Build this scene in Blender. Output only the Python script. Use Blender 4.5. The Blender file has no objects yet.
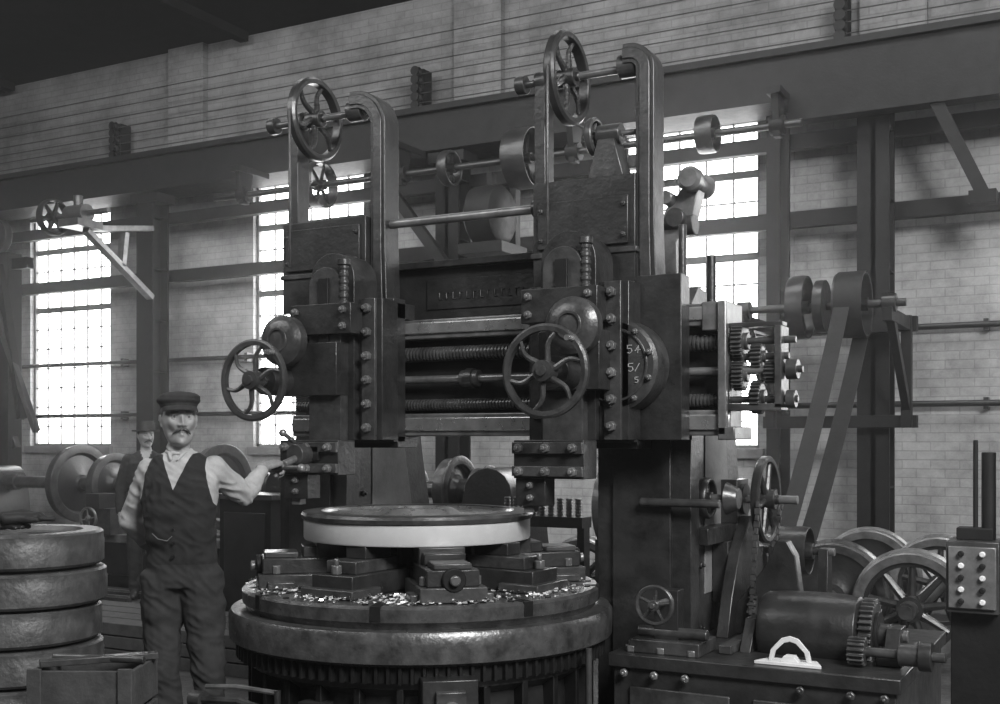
import bpy, bmesh, math, random
from mathutils import Vector, Matrix, noise
random.seed(7)
PI=math.pi
scene=bpy.context.scene
# ---------------------------------------------------------------- materials
def mat(name,col,rough=.5,metal=0.,amt=.35,scale=6.,bump=.0,bscale=40.,spec=.5,bd=.006):
    m=bpy.data.materials.new(name); m.use_nodes=True
    nt=m.node_tree; N=nt.nodes; L=nt.links
    b=N['Principled BSDF']; b.inputs['Roughness'].default_value=rough
    b.inputs['Metallic'].default_value=metal
    b.inputs['Specular IOR Level'].default_value=spec
    tc=N.new('ShaderNodeTexCoord'); n=N.new('ShaderNodeTexNoise')
    n.inputs['Scale'].default_value=scale; n.inputs['Detail'].default_value=8; n.inputs['Roughness'].default_value=.65
    L.new(tc.outputs['Object'],n.inputs['Vector'])
    r=N.new('ShaderNodeValToRGB'); e=r.color_ramp.elements
    lo=col*(1-amt); hi=min(1,col*(1+amt))
    e[0].position=.3; e[0].color=(lo,lo,lo,1); e[1].position=.7; e[1].color=(hi,hi,hi,1)
    L.new(n.outputs['Fac'],r.inputs['Fac']); L.new(r.outputs['Color'],b.inputs['Base Color'])
    mr=N.new('ShaderNodeMapRange'); mr.inputs['To Min'].default_value=max(.05,rough-.12); mr.inputs['To Max'].default_value=min(1,rough+.15)
    n3=N.new('ShaderNodeTexNoise'); n3.inputs['Scale'].default_value=scale*2.3; n3.inputs['Detail'].default_value=6
    L.new(tc.outputs['Object'],n3.inputs['Vector']); L.new(n3.outputs['Fac'],mr.inputs['Value']); L.new(mr.outputs[0],b.inputs['Roughness'])
    if bump>0:
        n2=N.new('ShaderNodeTexNoise'); n2.inputs['Scale'].default_value=bscale; n2.inputs['Detail'].default_value=5
        L.new(tc.outputs['Object'],n2.inputs['Vector'])
        bp=N.new('ShaderNodeBump'); bp.inputs['Strength'].default_value=bump; bp.inputs['Distance'].default_value=bd
        L.new(n2.outputs['Fac'],bp.inputs['Height']); L.new(bp.outputs['Normal'],b.inputs['Normal'])
    return m
IRON=mat('cast_iron_paint',.020,.33,0,.6,7,.35,45,.65)
IRON2=mat('worn_iron',.052,.32,.25,.65,9,.35,45,.65)
BLACK=mat('black_iron',.008,.55,0,.5,7,.2,50,.25)
STEEL=mat('machined_steel',.45,.28,.8,.3,8,.1,80)
BRIGHT=mat('bright_turned_steel',.70,.35,.35,.06,14,.05,120)
GREY=mat('grey_steel',.18,.32,.5,.5,9,.2,60)
TABLE=mat('table_iron',.09,.30,.5,.6,12,.35,50,.6)
TYRE=mat('rusty_tyre',.07,.46,.2,.55,10,.6,40)
LITSIDE_SILL=mat('lit_side_and_sill',.20,.6,0,.3,5,.2,40)  # window sills, and the painted-on light of the housing sides
WOOD=mat('old_wood',.045,.8,0,.4,12,.5,50)
LEATHER=mat('leather_belt',.016,.6,0,.3,10,.2,50,.3)
CHALK=mat('chalk',.35,.9,0,.4,60)
PLATE=mat('pale_plate',.6,.6,0,.15,9)
CHIP=mat('chip_steel',.85,.3,.4,.3,60)
SKIN=mat('skin',.28,.52,0,.14,35,.15,220,.5,.002)
SKIND=mat('hand_skin',.21,.55,0,.2,30,.15,220,.5,.002)
VEST=mat('waistcoat_cloth',.020,.9,0,.25,18,.3,350,.2,.002)
TROU=mat('trouser_cloth',.032,.9,0,.3,10,.3,300,.2,.002)
SHIRT=mat('shirt_cloth',.36,.9,0,.2,12,.3,200,.2,.002)
HAIR=mat('greying_hair',.06,.8,0,.5,90,.6,300,.5,.003)
CAPM=mat('cap_cloth',.028,.9,0,.3,40,.4,300,.2,.002)
EYEW=mat('eye_white',.32,.3,0,.05)
EYED=mat('eye_iris',.02,.3,0,.05)
SHOE=mat('boot_leather',.02,.5,0,.2)
CEIL=mat('dark_roof_boards',.008,.9,0,.3,3,0,40,.1)
WIRE=mat('wire_dark',.03,.6,0,.2)
MUNT=mat('window_bar_paint',.16,.6,0,.2)
# frosted window glass glowing with the overcast sky behind it
PANE=bpy.data.materials.new('bright_frosted_glass'); PANE.use_nodes=True
_n=PANE.node_tree.nodes; _b=_n['Principled BSDF']; _b.inputs['Base Color'].default_value=(.8,.8,.8,1)
_b.inputs['Emission Color'].default_value=(1,1,1,1); _b.inputs['Emission Strength'].default_value=9

def brickmat(name,c1,c2,mo,dirt,top=.5):
    m=bpy.data.materials.new(name); m.use_nodes=True
    nt=m.node_tree; N=nt.nodes; L=nt.links; b=N['Principled BSDF']; b.inputs['Roughness'].default_value=.85
    tc=N.new('ShaderNodeTexCoord'); sp=N.new('ShaderNodeSeparateXYZ'); cb=N.new('ShaderNodeCombineXYZ')
    L.new(tc.outputs['Object'],sp.inputs[0])
    ad=N.new('ShaderNodeMath'); ad.operation='ADD'
    L.new(sp.outputs['X'],ad.inputs[0]); L.new(sp.outputs['Y'],ad.inputs[1])
    L.new(ad.outputs[0],cb.inputs['X']); L.new(sp.outputs['Z'],cb.inputs['Y'])
    bt=N.new('ShaderNodeTexBrick'); bt.inputs['Scale'].default_value=1.
    bt.inputs['Brick Width'].default_value=.235; bt.inputs['Row Height'].default_value=.078
    bt.inputs['Mortar Size'].default_value=.007; bt.inputs['Mortar Smooth'].default_value=.5
    bt.inputs['Color1'].default_value=(c1,c1,c1,1); bt.inputs['Color2'].default_value=(c2,c2,c2,1); bt.inputs['Mortar'].default_value=(mo,mo,mo,1)
    L.new(cb.outputs[0],bt.inputs['Vector'])
    n=N.new('ShaderNodeTexNoise'); n.inputs['Scale'].default_value=.9; n.inputs['Detail'].default_value=12; n.inputs['Roughness'].default_value=.78
    L.new(tc.outputs['Object'],n.inputs['Vector'])
    r=N.new('ShaderNodeValToRGB'); e=r.color_ramp.elements
    e[0].position=.38; e[0].color=(dirt,dirt,dirt,1); e[1].position=.60; e[1].color=(1,1,1,1)
    L.new(n.outputs['Fac'],r.inputs['Fac'])
    mx=N.new('ShaderNodeMixRGB'); mx.blend_type='MULTIPLY'; mx.inputs['Fac'].default_value=1
    L.new(bt.outputs['Color'],mx.inputs[1]); L.new(r.outputs['Color'],mx.inputs[2])
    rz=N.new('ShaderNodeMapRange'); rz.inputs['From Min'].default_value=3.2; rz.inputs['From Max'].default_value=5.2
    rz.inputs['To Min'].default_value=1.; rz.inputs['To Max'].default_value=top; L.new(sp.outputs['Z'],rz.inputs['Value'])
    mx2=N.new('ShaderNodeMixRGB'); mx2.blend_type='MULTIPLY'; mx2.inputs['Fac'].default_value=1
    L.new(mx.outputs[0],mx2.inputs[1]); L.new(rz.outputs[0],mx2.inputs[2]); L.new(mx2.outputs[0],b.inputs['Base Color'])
    bp=N.new('ShaderNodeBump'); bp.inputs['Strength'].default_value=.3; bp.inputs['Distance'].default_value=.006; bp.invert=True
    L.new(bt.outputs['Fac'],bp.inputs['Height']); L.new(bp.outputs['Normal'],b.inputs['Normal'])
    return m
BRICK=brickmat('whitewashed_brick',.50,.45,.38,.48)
FILLCUT=brickmat('fill_cut_brick',.10,.08,.06,.5)  # colour set dark to cut light bounced off the unseen walls
FLOORM=mat('oily_floor',.045,.6,0,.6,2.2,.6,14,.5,.02)

# ---------------------------------------------------------------- builder
def amap(ax):
    return {'X':lambda a,b,h:Vector((h,a,b)),'Y':lambda a,b,h:Vector((a,h,b)),'Z':lambda a,b,h:Vector((a,b,h))}[ax]
class B:
    def __init__(s,name): s.n=name; s.v=[]; s.f=[]; s.m=[]; s.mats=[]
    def add(s,vs,fs,mt):
        if mt not in s.mats: s.mats.append(mt)
        k=s.mats.index(mt); o=len(s.v)
        s.v+= [Vector(v) for v in vs]
        for f in fs: s.f.append([i+o for i in f]); s.m.append(k)
    def box(s,lo,hi,mt,M=None):
        x0,y0,z0=lo; x1,y1,z1=hi
        vs=[Vector(p) for p in ((x0,y0,z0),(x1,y0,z0),(x1,y1,z0),(x0,y1,z0),(x0,y0,z1),(x1,y0,z1),(x1,y1,z1),(x0,y1,z1))]
        if M is not None: vs=[M@v for v in vs]
        s.add(vs,[(0,3,2,1),(4,5,6,7),(0,1,5,4),(1,2,6,5),(2,3,7,6),(3,0,4,7)],mt)
    def prism(s,pts,ax,h0,h1,mt,c=(0,0,0),M=None):
        f=amap(ax); n=len(pts); c=Vector(c)
        vs=[f(a,b,h0)+c for a,b in pts]+[f(a,b,h1)+c for a,b in pts]
        if M is not None: vs=[M@v for v in vs]
        fs=[list(range(n)),list(range(n,2*n))]+[(i,(i+1)%n,n+(i+1)%n,n+i) for i in range(n)]
        s.add(vs,fs,mt)
    def lathe(s,prof,ax,c,mt,seg=32,M=None):
        f=amap(ax); c=Vector(c); vs=[]; fs=[]; n=len(prof)
        for i in range(seg):
            a=2*PI*i/seg
            for r,h in prof:
                v=f(max(r,1e-4)*math.cos(a),max(r,1e-4)*math.sin(a),h)+c
                vs.append(M@v if M is not None else v)
        for i in range(seg):
            j=(i+1)%seg
            for k in range(n-1): fs.append((i*n+k,j*n+k,j*n+k+1,i*n+k+1))
        s.add(vs,fs,mt)
    def disc(s,ax,c,r,h0,h1,mt,seg=32,M=None): s.lathe([(0,h0),(r,h0),(r,h1),(0,h1)],ax,c,mt,seg,M)
    def ring(s,ax,c,r0,r1,h0,h1,mt,seg=40,M=None): s.lathe([(r0,h0),(r1,h0),(r1,h1),(r0,h1),(r0,h0)],ax,c,mt,seg,M)
    def cyl(s,p0,p1,r,mt,r2=None,seg=14):
        p0=Vector(p0);p1=Vector(p1); d=(p1-p0); L=d.length
        if L<1e-6: return
        q=d.to_track_quat('Z','Y').to_matrix(); r2=r if r2 is None else r2
        vs=[];
        for i in range(seg):
            a=2*PI*i/seg; u=q@Vector((math.cos(a),math.sin(a),0)); vs+= [p0+u*r,p1+u*r2]
        fs=[(2*i,2*((i+1)%seg),2*((i+1)%seg)+1,2*i+1) for i in range(seg)]
        fs+=[[2*i for i in range(seg)],[2*i+1 for i in range(seg)]]
        s.add(vs,fs,mt)
    def tube(s,pts,r,mt,seg=8):
        for a,b in zip(pts[:-1],pts[1:]): s.cyl(a,b,r,mt,seg=seg)
        for p in pts[1:-1]: s.sph(p,(r,r,r),mt,seg,4)
    def beam(s,p0,p1,w,h,mt,up=(0,0,1)):
        p0=Vector(p0);p1=Vector(p1); d=(p1-p0).normalized(); u=Vector(up); sd=d.cross(u).normalized(); u=sd.cross(d)
        vs=[p+sd*a*w/2+u*b*h/2 for p in (p0,p1) for a,b in ((-1,-1),(1,-1),(1,1),(-1,1))]
        s.add(vs,[(0,1,2,3),(4,5,6,7),(0,1,5,4),(1,2,6,5),(2,3,7,6),(3,0,4,7)],mt)
    def belt(s,p0,p1,w,sag,mt,n=16,t=.007):
        p0=Vector(p0);p1=Vector(p1); d=p1-p0; nn=Vector((0,d.z,-d.y)).normalized()
        if nn.z>0: nn=-nn
        vs=[];fs=[]
        for i in range(n+1):
            q=i/n; c=p0+d*q+nn*sag*4*q*(1-q)
            for a,b_ in ((-1,-1),(1,-1),(1,1),(-1,1)): vs.append(c+Vector((a*w/2,0,0))+nn*b_*t/2)
        for i in range(n):
            for k in range(4): fs.append((i*4+k,i*4+(k+1)%4,i*4+4+(k+1)%4,i*4+4+k))
        fs+=[(0,1,2,3),(4*n,4*n+1,4*n+2,4*n+3)]
        s.add(vs,fs,mt)
    def sph(s,c,r,mt,seg=16,rg=8,M=None):
        vs=[];fs=[]; c=Vector(c)
        if not hasattr(r,'__len__'): r=(r,r,r)
        for j in range(1,rg):
            t=PI*j/rg
            for i in range(seg):
                a=2*PI*i/seg; vs.append(Vector((r[0]*math.sin(t)*math.cos(a),r[1]*math.sin(t)*math.sin(a),r[2]*math.cos(t))))
        vs+=[Vector((0,0,r[2])),Vector((0,0,-r[2]))]
        for j in range(rg-2):
            for i in range(seg):
                k=(i+1)%seg; fs.append((j*seg+i,j*seg+k,(j+1)*seg+k,(j+1)*seg+i))
        T=len(vs)-2
        for i in range(seg):
            k=(i+1)%seg; fs.append((T,k,i)); fs.append((T+1,(rg-2)*seg+i,(rg-2)*seg+k))
        if M is not None: vs=[M@v for v in vs]
        s.add([v+c for v in vs],fs,mt)
    def gear(s,ax,c,R,h0,h1,n,mt,dp=.015):
        pts=[]
        for i in range(n):
            for k,rr in ((0,R-dp),(.28,R-dp),(.38,R),(.62,R),(.72,R-dp)):
                a=2*PI*(i+k)/n; pts.append((rr*math.cos(a),rr*math.sin(a)))
        s.prism(pts,ax,h0,h1,mt,c)
    def bolt(s,c,ax,r,h,mt,sgn=-1):
        pts=[(r*math.cos(PI/3*i+.3),r*math.sin(PI/3*i+.3)) for i in range(6)]
        s.prism(pts,ax,0,sgn*h,mt,c); s.prism([(a*.5,b*.5) for a,b in pts],ax,sgn*h,sgn*h*1.7,mt,c)
    def wheel(s,ax,c,R,w,t,hub,n,mt,curve=0.,sr=None,rimmat=None,hw=None):
        rm=rimmat or mt; hw=hw or w*1.2
        s.lathe([(R-t,-w/2+.003),(R-t*.35,-w/2),(R,-w*.3),(R,w*.3),(R-t*.35,w/2),(R-t,w/2-.003),(R-t,-w/2+.003)],ax,c,rm,48)
        s.disc(ax,c,hub,-hw/2,hw/2,mt,20); s.disc(ax,c,hub*.5,-hw*.7,hw*.7,rm,14)
        f=amap(ax); sr=sr or w*.22; cc=Vector(c); nk=8 if curve else 2
        for i in range(n):
            a=2*PI*i/n+.2; P=[]
            for k in range(nk+1):
                q=k/nk; rr=hub*.8+(R-t-hub*.8)*q+(t*.3 if k==nk else 0); aa=a+curve*math.sin(q*PI)
                P.append(cc+f(rr*math.cos(aa),rr*math.sin(aa),0))
            for k in range(nk):
                s.cyl(P[k],P[k+1],sr*(1.3-.5*k/nk),mt,sr*(1.3-.5*(k+1)/nk),8)
                if k: s.sph(P[k],sr*(1.3-.5*k/nk)*.99,mt,8,5)
    def screw(s,ax,c,r,h0,h1,mt,pitch=.014):
        n=int((h1-h0)/pitch); prof=[(0,h0)]
        for i in range(n):
            h=h0+(h1-h0)*i/n; p=(h1-h0)/n
            prof+=[(r*.82,h),(r*.82,h+p*.35),(r,h+p*.45),(r,h+p*.85)]
        prof+=[(r*.82,h1),(0,h1)]
        s.lathe(prof,ax,c,mt,14)
    def finish(s,parent=None,bevel=.004,origin=None,smooth=True,seg=2):
        me=bpy.data.meshes.new(s.n)
        xs=[v.x for v in s.v]; ys=[v.y for v in s.v]; zs=[v.z for v in s.v]
        o=Vector(origin) if origin is not None else Vector(((min(xs)+max(xs))/2,(min(ys)+max(ys))/2,min(zs)))
        me.from_pydata([v-o for v in s.v],[],s.f)
        for m in s.mats: me.materials.append(m)
        me.polygons.foreach_set('material_index',s.m)
        bm=bmesh.new(); bm.from_mesh(me)
        bmesh.ops.recalc_face_normals(bm,faces=bm.faces); bm.to_mesh(me); bm.free()
        if smooth:
            me.polygons.foreach_set('use_smooth',[True]*len(me.polygons)); me.set_sharp_from_angle(angle=math.radians(38))
        ob=bpy.data.objects.new(s.n,me); scene.collection.objects.link(ob)
        if bevel>0:
            md=ob.modifiers.new('bevel','BEVEL'); md.width=bevel; md.segments=seg; md.limit_method='ANGLE'; md.angle_limit=math.radians(50); md.use_clamp_overlap=True
        if parent: ob.parent=parent; ob.location=o-Vector(parent.location)
        else: ob.location=o
        return ob
def empty(name,loc):
    e=bpy.data.objects.new(name,None); e.empty_display_size=.2; e.location=loc; scene.collection.objects.link(e); return e

# ---------------------------------------------------------------- room
WY=10.5; XL,XR,YF=-20.,5.,-5.; CZ=6.26
wins=[(-12.79,-11.31),(-8.97,-7.4),(-4.55,-2.95),(0.1,1.6)]
WZ0,WZ1=1.42,4.5
b=B('wall_back')
b.box((XL,WY,0),(XR,WY+.35,WZ0),BRICK); b.box((XL,WY,WZ1),(XR,WY+.35,CZ),BRICK)
edges=[XL]+[x for w in wins for x in w]+[XR]
for i in range(0,len(edges),2): b.box((edges[i],WY,WZ0),(edges[i+1],WY+.35,WZ1),BRICK)
b.finish(bevel=0,origin=(0,0,0),smooth=False)
for i,x in enumerate((-9.95,-5.9,-1.75,2.4)):
    b=B('trim_%d'%(i+1)); b.box((x-.28,WY-.09,4.95),(x+.28,WY,CZ),BRICK); b.finish(bevel=0,origin=(0,0,0),smooth=False)
b=B('wall_left'); b.box((XL-.3,YF,0),(XL,WY+.35,CZ),FILLCUT); b.finish(bevel=0,origin=(0,0,0),smooth=False)
b=B('wall_right'); b.box((XR,YF,0),(XR+.3,WY+.35,CZ),FILLCUT); b.finish(bevel=0,origin=(0,0,0),smooth=False)
b=B('wall_front'); b.box((XL-.3,YF-.3,0),(XR+.3,YF,CZ),FILLCUT); b.finish(bevel=0,origin=(0,0,0),smooth=False)
b=B('floor'); b.box((XL-.3,YF-.3,-.2),(XR+.3,WY+.35,0),FLOORM); b.finish(bevel=0,smooth=False)
b=B('ceiling'); b.box((XL-.3,YF-.3,CZ),(XR+.3,WY+.35,CZ+.15),CEIL); b.finish(bevel=0,smooth=False)
for x in (-17,-13,-9,-5,-1,3):
    b=B('roof_truss'); b.box((x-.06,YF+.05,CZ-.12),(x+.06,WY-.12,CZ-.01),CEIL); b.finish(bevel=0,smooth=False)
for i,(x0,x1) in enumerate(wins):
    b=B('window_%d'%(i+1)); w=.035
    y0,y1=WY+.06,WY+.11
    b.box((x0,y0,WZ0),(x1,y1,WZ0+w),MUNT); b.box((x0,y0,WZ1-w),(x1,y1,WZ1),MUNT)
    b.box((x0,y0,WZ0),(x0+w,y1,WZ1),MUNT); b.box((x1-w,y0,WZ0),(x1,y1,WZ1),MUNT)
    nc=6
    for k in range(1,nc): xx=x0+(x1-x0)*k/nc; b.box((xx-.007,y0+.01,WZ0),(xx+.007,y1-.01,WZ1),MUNT)
    nr=12
    for k in range(1,nr):
        zz=WZ0+(WZ1-WZ0)*k/nr; t=.035 if k in (7,10) else .007
        b.box((x0,y0+.008,zz-t),(x1,y1-.008,zz+t),MUNT)
    b.add([(x0,y1+.01,WZ0),(x1,y1+.01,WZ0),(x1,y1+.01,WZ1),(x0,y1+.01,WZ1)],[(0,1,2,3)],PANE)
    b.box((x0-.05,WY-.06,WZ0-.09),(x1+.05,WY-.002,WZ0),LITSIDE_SILL)
    b.finish(bevel=0,smooth=False)
b=B('crane_runway_girder')
gy0,gy1=9.80,10.3
b.box((XL+.01,gy0,4.80),(XR-.01,gy1,4.86),BLACK); b.box((XL+.01,gy0,4.40),(XR-.01,gy1,4.45),BLACK); b.box((XL+.01,9.86,4.45),(XR-.01,9.94,4.80),BLACK)
b.box((XL+.01,10.02,4.86),(XR-.01,10.08,4.93),IRON)
b.finish(bevel=0,smooth=False)
def column(x,w=.26):
    b=B('iron_column'); y0,y1=9.86,10.12
    b.box((x-w/2,y0,0),(x+w/2,y0+.03,4.38),BLACK); b.box((x-w/2,y1-.03,0),(x+w/2,y1,4.38),BLACK); b.box((x-.02,y0,0),(x+.02,y1,4.38),BLACK)
    b.box((x-w*.8,y0-.04,0),(x+w*.8,y1+.04,.06),BLACK); b.box((x-w*.8,y0-.02,4.28),(x+w*.8,y1+.02,4.385),BLACK)
    z=.5
    while z<4.3:
        b.box((x-w/2,y0+.03,z),(x+w/2,y1-.03,z+.012),BLACK); z+=.6
    b.finish(bevel=0,smooth=False)
for x in (-14.2,-10.06,-5.94,-1.815,2.3): column(x)
def wallrail(name,z,h,y0,y1,m):
    b=B(name); b.box((XL+.01,y0,z-h/2),(XR-.01,y1,z+h/2),m); b.finish(bevel=0,smooth=False)
wallrail('wall_timber_rail',3.45,.14,10.18,10.28,BLACK); wallrail('wall_timber_rail',4.14,.13,10.18,10.28,BLACK)
for z,r in ((1.81,.028),(2.47,.028)):
    b=B('wall_pipe'); b.cyl((XL+.05,10.4,z),(XR-.05,10.4,z),r,IRON,seg=10)
    x=XL+1
    while x<XR: b.box((x-.02,10.4,z-.05),(x+.02,WY-.002,z+.05),IRON); x+=2
    b.finish(bevel=0)
b=B('overhead_wires')
for z in (5.02,5.12,5.22,5.32,5.45,5.58,5.72): b.cyl((XL+.1,10.22,z+.04),(XR-.1,10.22,z),.0055,WIRE,seg=6)
for x in (-10.9,-6.5,-2.15):
    b.box((x-.05,10.24,4.97),(x+.05,WY-.095,5.4),BLACK)
    for k in range(5): b.lathe([(0,-.06),(.05,-.06),(.035,-.02),(.055,0),(.035,.02),(.05,.06),(0,.06)],'Y',(x,10.2,5.0+.09*k),BLACK,12)
b.finish(bevel=0)

# ---------------------------------------------------------------- boring mill
MP=Vector((-2.89,4.58,0)); MILL=empty('vertical_boring_mill',MP); C=(MP.x,MP.y,0)
b=B('rotating_table')
b.lathe([(0,0),(.84,0),(.84,.06),(.76,.10),(.74,.46),(.80,.50),(.80,.53),(0,.53)],'Z',C,IRON,72)
b.gear('Z',C,.855,.53,.60,110,BLACK,.02)
b.lathe([(0,.60),(.86,.60),(.885,.615),(.888,.66),(.888,.72),(.875,.74),(0,.74)],'Z',C,TABLE,96)
b.lathe([(0,.74),(.805,.74),(.812,.755),(.826,.77),(.828,.822),(.815,.834),(0,.834)],'Z',C,TABLE,96)
for i in range(8):
    M=Matrix.Translation(C)@Matrix.Rotation(math.radians(-48+45*i+22),4,'Z')
    b.box((.2,-.022,.8345),(.81,.022,.836),BLACK,M); b.box((.80,-.022,.775),(.8295,.022,.836),BLACK,M)
for i in range(24):
    a=2*PI*i/24; b.disc('Z',(C[0]+.78*math.cos(a),C[1]+.78*math.sin(a),0),.014,.834,.838,BLACK,8)
b.finish(MILL,.003)
b=B('table_base_ribs')
for i in range(28):
    M=Matrix.Translation(C)@Matrix.Rotation(2*PI*i/28,4,'Z'); b.box((.7,-.015,.08),(.80,.015,.5),BLACK,M)
M=Matrix.Translation(C)@Matrix.Rotation(math.radians(-51),4,'Z')
b.box((.78,-.11,.30),(.93,.11,.56),IRON,M); b.box((.92,-.06,.36),(.96,.06,.52),IRON2,M)
b.disc('X',(0,0,.45),.035,.95,1.0,STEEL,16,M)
b.finish(MILL,.004)
b=B('wheel_workpiece'); WC=(-2.93,4.60,0)
b.lathe([(0,1.045),(.46,1.045),(.50,1.038),(.528,1.042),(.532,1.05),(.532,1.132),(.53,1.134)],'Z',WC,BRIGHT,96)
b.lathe([(.53,1.134),(.541,1.137),(.545,1.155),(.538,1.168),(.50,1.172),(.455,1.172),(.45,1.166)],'Z',WC,IRON2,96)
b.lathe([(.45,1.166),(.44,1.155),(.2,1.157),(.17,1.180),(.10,1.183),(.095,1.10),(0,1.10)],'Z',WC,STEEL,96)
b.finish(MILL,0)
b=B('chuck_jaws')
for k,a in enumerate((-48,42,132,222)):
    M=Matrix.Translation(C)@Matrix.Rotation(math.radians(a),4,'Z')
    b.box((.36,-.14,.837),(.76,.14,.90),IRON2,M); b.box((.40,-.11,.90),(.74,.11,.97),IRON,M)
    b.box((.47,-.09,.97),(.56,.09,1.02),IRON,M); b.box((.34,-.10,.90),(.50,.10,1.040),IRON2,M)
    b.box((.58,-.08,.97),(.73,.08,.995),IRON2,M)
    b.disc('X',(0,0,.93),.05,.74,.765,BLACK,20,M); b.disc('X',(0,0,.93),.022,.765,.79,GREY,12,M)
    for s_ in (-1,1):
        b.disc('Z',(.68,s_*.11,0),.02,.90,.94,GREY,8,M); b.box((.60,s_*.155-.02,.837),(.72,s_*.155+.02,.87),IRON2,M)
for a in (-3,-93,177,87):
    M=Matrix.Translation(C)@Matrix.Rotation(math.radians(a),4,'Z')
    b.box((.26,-.11,.837),(.66,.11,.93),IRON,M); b.box((.30,-.08,.93),(.60,.08,.985),IRON2,M); b.box((.32,-.055,.985),(.50,.055,1.040),IRON,M)
    b.box((.50,-.14,.837),(.70,.14,.875),IRON2,M); b.bolt(M@Vector((.63,0,.93)),'Z',.025,.04,GREY,1)
b.disc('Z',C,.25,.837,.92,IRON2,32); b.disc('Z',C,.12,.9,1.045,IRON,24)
b.finish(MILL,.005)
b=B('metal_shavings')
for i in range(1300):
    a=random.uniform(0,2*PI); r=math.sqrt(random.uniform(.25,.66))
    if random.random()<.7: a=random.choice((-48,-93,-3,-125,222,-70,-60,-30))*PI/180+random.gauss(0,.18)
    if r>.81: continue
    s_=random.uniform(.004,.012); p=Vector((C[0]+r*math.cos(a),C[1]+r*math.sin(a),.836+s_*.4+abs(random.gauss(0,.006))))
    M=Matrix.Translation(p)@Matrix.Rotation(random.uniform(0,6),4,'Z')@Matrix.Rotation(random.uniform(-1.2,1.2),4,'X')
    b.add([M@Vector(q) for q in ((-s_,-s_*.4,0),(s_,-s_*.3,s_*.3),(s_*.7,s_*.5,0),(-s_*.7,s_*.4,s_*.4))],[(0,1,2,3)],CHIP)
b.finish(MILL,0)
for nm,x0,x1 in (('housing_near_operator',-4.15,-3.75),('housing_drive_side',-2.2,-1.79)):
    b=B(nm)
    b.prism([(5.22,0),(5.22,2.15),(5.32,2.24),(5.6,2.2),(5.85,1.9),(5.95,1.4),(6.2,.4),(6.3,0)],'X',x0,x1,IRON2)
    b.prism([(5.4,.75),(5.4,1.9),(5.65,1.9),(5.75,1.4),(5.9,.75)],'X',x1,x1+.006,LITSIDE_SILL)  # pale sheet: light falling on this side face, put into the colour
    b.box((x0-.03,5.12,0),(x1+.03,5.24,1.5),IRON); b.box((x0+.06,5.09,0),(x1-.06,5.12,1.5),IRON)
    for z in (.3,.6,.9,1.2): b.bolt((x1+.006,5.3,z),'X',.018,.02,IRON,1)
    b.finish(MILL,.008)
b=B('top_cross_beam')
b.box((-3.76,5.28,2.12),(-2.19,5.52,2.42),IRON); b.box((-3.76,5.22,2.42),(-2.19,5.56,2.455),IRON2); b.box((-3.76,5.24,2.10),(-2.19,5.28,2.14),IRON2)
b.box((-3.3,5.272,2.2),(-2.62,5.28,2.36),IRON)
for i in range(13):
    x=-3.22+i*.042; b.box((x,5.266,2.25),(x+.005,5.272,2.29),IRON); b.box((x,5.266,2.285 if i%2 else 2.25),(x+.020,5.272,2.29 if i%2 else 2.255),IRON)
b.finish(MILL,.005)
b=B('cross_rail'); X0,X1=-3.98,-1.56
b.box((X0,5.09,1.52),(X1,5.2,2.11),IRON)
b.box((X0,4.985,2.015),(X1,5.09,2.115),GREY); b.box((X0,4.972,2.04),(X1,4.985,2.10),STEEL)
b.box((X0,4.985,1.52),(X1+.03,5.09,1.635),GREY); b.box((X0,4.972,1.545),(X1+.03,4.985,1.615),STEEL)
b.box((X1-.02,4.95,1.52),(X1+.02,5.2,2.12),GREY); b.box((X1-.10,4.97,1.99),(X1-.02,5.1,2.12),GREY)
b.box((X1-.02,4.95,1.5),(X1+.06,5.22,1.56),GREY)
b.finish(MILL,.006)
b=B('feed_screws')
b.screw('X',(0,5.03,1.94),.038,X0,X1,IRON2,.02); b.screw('X',(0,5.03,1.68),.030,X0,X1,IRON2,.018)
b.cyl((X0,5.02,1.81),(X1+.2,5.02,1.81),.020,GREY); b.cyl((-2.93,5.02,1.81),(-2.83,5.02,1.81),.042,IRON2)
b.cyl((-2.90,5.02,1.81),(-2.86,5.02,1.81),.052,IRON)
b.finish(MILL,0)
b=B('rail_end_gearing')
for x,z,R,n,w in ((-1.50,1.94,.085,26,.05),(-1.50,1.79,.070,22,.05),(-1.42,1.87,.06,18,.05),(-1.42,1.69,.075,22,.045),(-1.36,1.80,.05,16,.05)):
    b.gear('X',(0,5.03,z),R,x-w/2,x+w/2,n,IRON2,.014); b.disc('X',(0,5.03,z),R*.45,x-w*.8,x+w*.8,IRON2,16)
for z,x in ((1.94,-1.25),(1.81,-1.22),(1.68,-1.24),(1.87,-1.28)): b.cyl((X1,5.03,z),(x,5.03,z),.016,IRON2)
b.box((-1.56,4.98,1.66),(-1.535,5.1,2.0),IRON); b.box((-1.33,4.97,1.64),(-1.30,5.1,2.0),IRON2)
b.disc('X',(0,5.03,1.81),.045,-1.29,-1.24,IRON2,18); b.disc('X',(0,5.03,1.68),.04,-1.29,-1.25,IRON2,18)
b.box((-1.56,4.97,1.63),(-1.30,5.09,1.66),IRON2); b.box((-1.56,4.99,2.0),(-1.30,5.07,2.02),IRON)
b.finish(MILL,.003)
def arc(cx,cz,r,a0,a1,n=10): return [(cx+r*math.cos(a0+(a1-a0)*i/n),cz+r*math.sin(a0+(a1-a0)*i/n)) for i in range(n+1)]
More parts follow.
